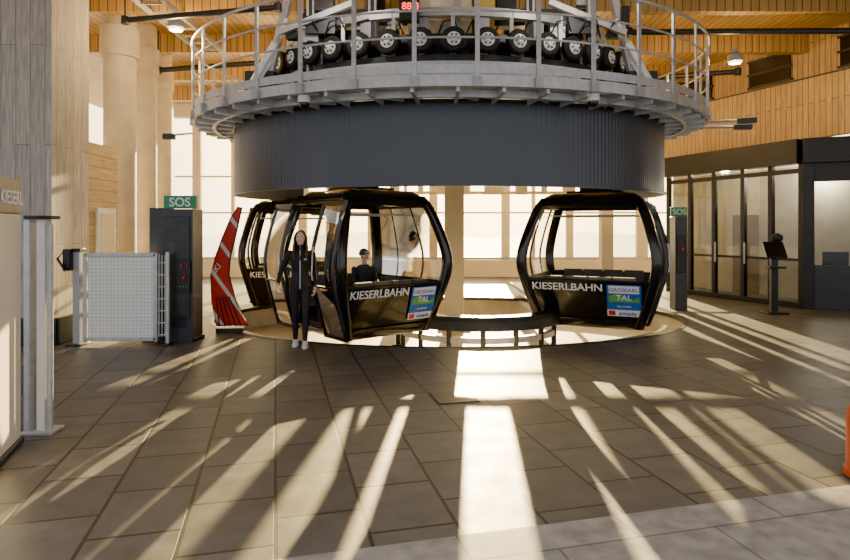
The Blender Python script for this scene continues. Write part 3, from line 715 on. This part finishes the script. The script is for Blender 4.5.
def hand(name,w,F,Pn,side,W):
    F=V(F).normalized(); Pn=V(Pn); Pn=(Pn-F*Pn.dot(F)).normalized(); T_=F.cross(Pn)*side
    q=MB()
    q.sph(w,.024,'skin')
    lens=[.066,.074,.069,.055]
    for k in range(4):
        o=(.027-k*.018); r0=w+F*.078+T_*o-F*(.004*abs(k-1))
        q.chain([(w+T_*o*.55,.018),(r0,.0135)],'skin')
        Ln=lens[k];c1=.25+.06*k;c2=.75+.08*k;c3=1.15+.08*k
        p1=r0+(F*math.cos(c1)+Pn*math.sin(c1))*Ln*.45; p2=p1+(F*math.cos(c2)+Pn*math.sin(c2))*Ln*.32; p3=p2+(F*math.cos(c3)+Pn*math.sin(c3))*Ln*.23
        q.chain([(r0,.0098),(p1,.0088),(p2,.008),(p3,.007)],'skin')
    t0=w+F*.022+T_*.020; t1=t0+(T_*.75+F*.6+Pn*.25).normalized()*.036; t2=t1+(T_*.3+F*.85+Pn*.35).normalized()*.028; t3=t2+(F*.9+Pn*.4-T_*.05).normalized()*.02
    q.chain([(t0,.015),(t1,.0115),(t2,.010),(t3,.008)],'skin')
    return remeshed(q,name,.0032,W,2,lambda c:0,['skin'])
hand('right_hand',wrR,(-.05,-.45,-.85),(.9,-.1,-.1),1,W)
hand('left_hand',wrL,(-.02,-.35,-.93),(-.9,-.1,.0),-1,W)
q=MB()
for x,y in((-.075,.02),(.075,-.13)):
    q.sph((x,y-.055,.045),(.044,.095,.038),'shoe_white'); q.sph((x,y-.11,.035),(.045,.055,.030),'shoe_white'); q.sph((x,y+.015,.055),(.038,.05,.052),'shoe_white'); q.cyl((x,y+.005,.05),(x,y+.005,.10),.040,'shoe_white')
    q.rings([[V((x+.048*math.cos(a),y-.06+.115*math.sin(a),z)) for a in [2*math.pi*k/20 for k in range(20)]] for z in(.002,.028)],'shoe_white')
remeshed(q,'trainers',.006,W,2,lambda c:0,['shoe_white'])
S=empty('seated_passenger',(-1.08+.45*.777-.60*.629,10.15+.45*.629+.60*.777,.02),math.radians(39))
q=MB(); mt='navy_fabric'
q.rings([ering((0,0,.50),.15,.13),ering((0,0,.60),.17,.13),ering((0,.02,.75),.155,.11),ering((0,.02,.92),.18,.12),ering((0,.02,1.02),.17,.10),ering((0,.01,1.07),.08,.07)],mt)
for sx in(-1,1):
    q.chain([(V((sx*.09,0,.58)),.088),(V((sx*.11,-.40,.60)),.066),(V((sx*.11,-.42,.40)),.052),(V((sx*.11,-.43,.27)),.042)],mt)
    q.chain([(V((sx*.19,.02,.99)),.058),(V((sx*.24,-.04,.76)),.046),(V((sx*.14,-.26,.70)),.032)],mt)
    q.sph((sx*.11,-.47,.235),(.048,.12,.042),mt)
remeshed(q,'clothed_body',.012,S,5,lambda c:0,['navy_fabric'])
head(V((0,-.02,1.24)),S,(0,.01,1.07))
q=MB(); q.sph((0,.01,1.28),(.088,.098,.085),mt,20); q.lathe((0,.0,1.245),(0,0,1),[(0,.092),(0,.098),(.035,.098),(.035,.092)],mt,24); remeshed(q,'knit_hat',.007,S,2,lambda c:0,['navy_fabric'])
hand('right_hand',V((-.14,-.26,.70)),(.1,-.95,-.15),(0,-.1,-1),-1,S)
hand('left_hand',V((.14,-.26,.70)),(-.1,-.95,-.15),(0,-.1,-1),1,S)

# ---------------------------------------------------------------- light
sc=bpy.context.scene
el=math.radians(14.0); sd=V((.078,1,0)).normalized()*math.cos(el)+V((0,0,math.sin(el)))
s=bpy.data.lights.new('sun','SUN'); s.energy=24; s.angle=math.radians(.35); s.color=(1,.74,.36)
so=bpy.data.objects.new('sun',s); so.rotation_euler=sd.to_track_quat('Z','Y').to_euler(); so.location=(2,30,12); sc.collection.objects.link(so)
w=bpy.data.worlds.new('sky'); sc.world=w; w.use_nodes=True; nt=w.node_tree; bg=nt.nodes['Background']
tc=nt.nodes.new('ShaderNodeTexCoord'); d=nt.nodes.new('ShaderNodeVectorMath'); d.operation='DOT_PRODUCT'; d.inputs[1].default_value=sd
nt.links.new(tc.outputs['Generated'],d.inputs[0])
cr=nt.nodes.new('ShaderNodeValToRGB'); nt.links.new(d.outputs['Value'],cr.inputs[0])
el_=cr.color_ramp.elements; el_[0].position=0; el_[0].color=(.92,.93,.97,1); el_[1].position=1; el_[1].color=(11,8,3.8,1)
e1=el_.new(.55); e1.color=(1.3,1.15,.9,1); e2_=el_.new(.88); e2_.color=(5.0,3.9,2.2,1)
nt.links.new(cr.outputs[0],bg.inputs[0]); bg.inputs[1].default_value=1.0

# ---------------------------------------------------------------- camera
cam=bpy.data.cameras.new('camera'); cam.sensor_width=36; cam.lens=600/850*36
cam.shift_y=-(280-228)/850; cam.clip_end=300
co=bpy.data.objects.new('camera',cam); co.location=(0,0,1.75); co.rotation_euler=(math.pi/2,0,0); sc.collection.objects.link(co); sc.camera=co
sc.view_settings.view_transform='AgX'
try: sc.view_settings.look='AgX - Punchy'
except Exception as ex: print(ex)
sc.view_settings.exposure=0.9
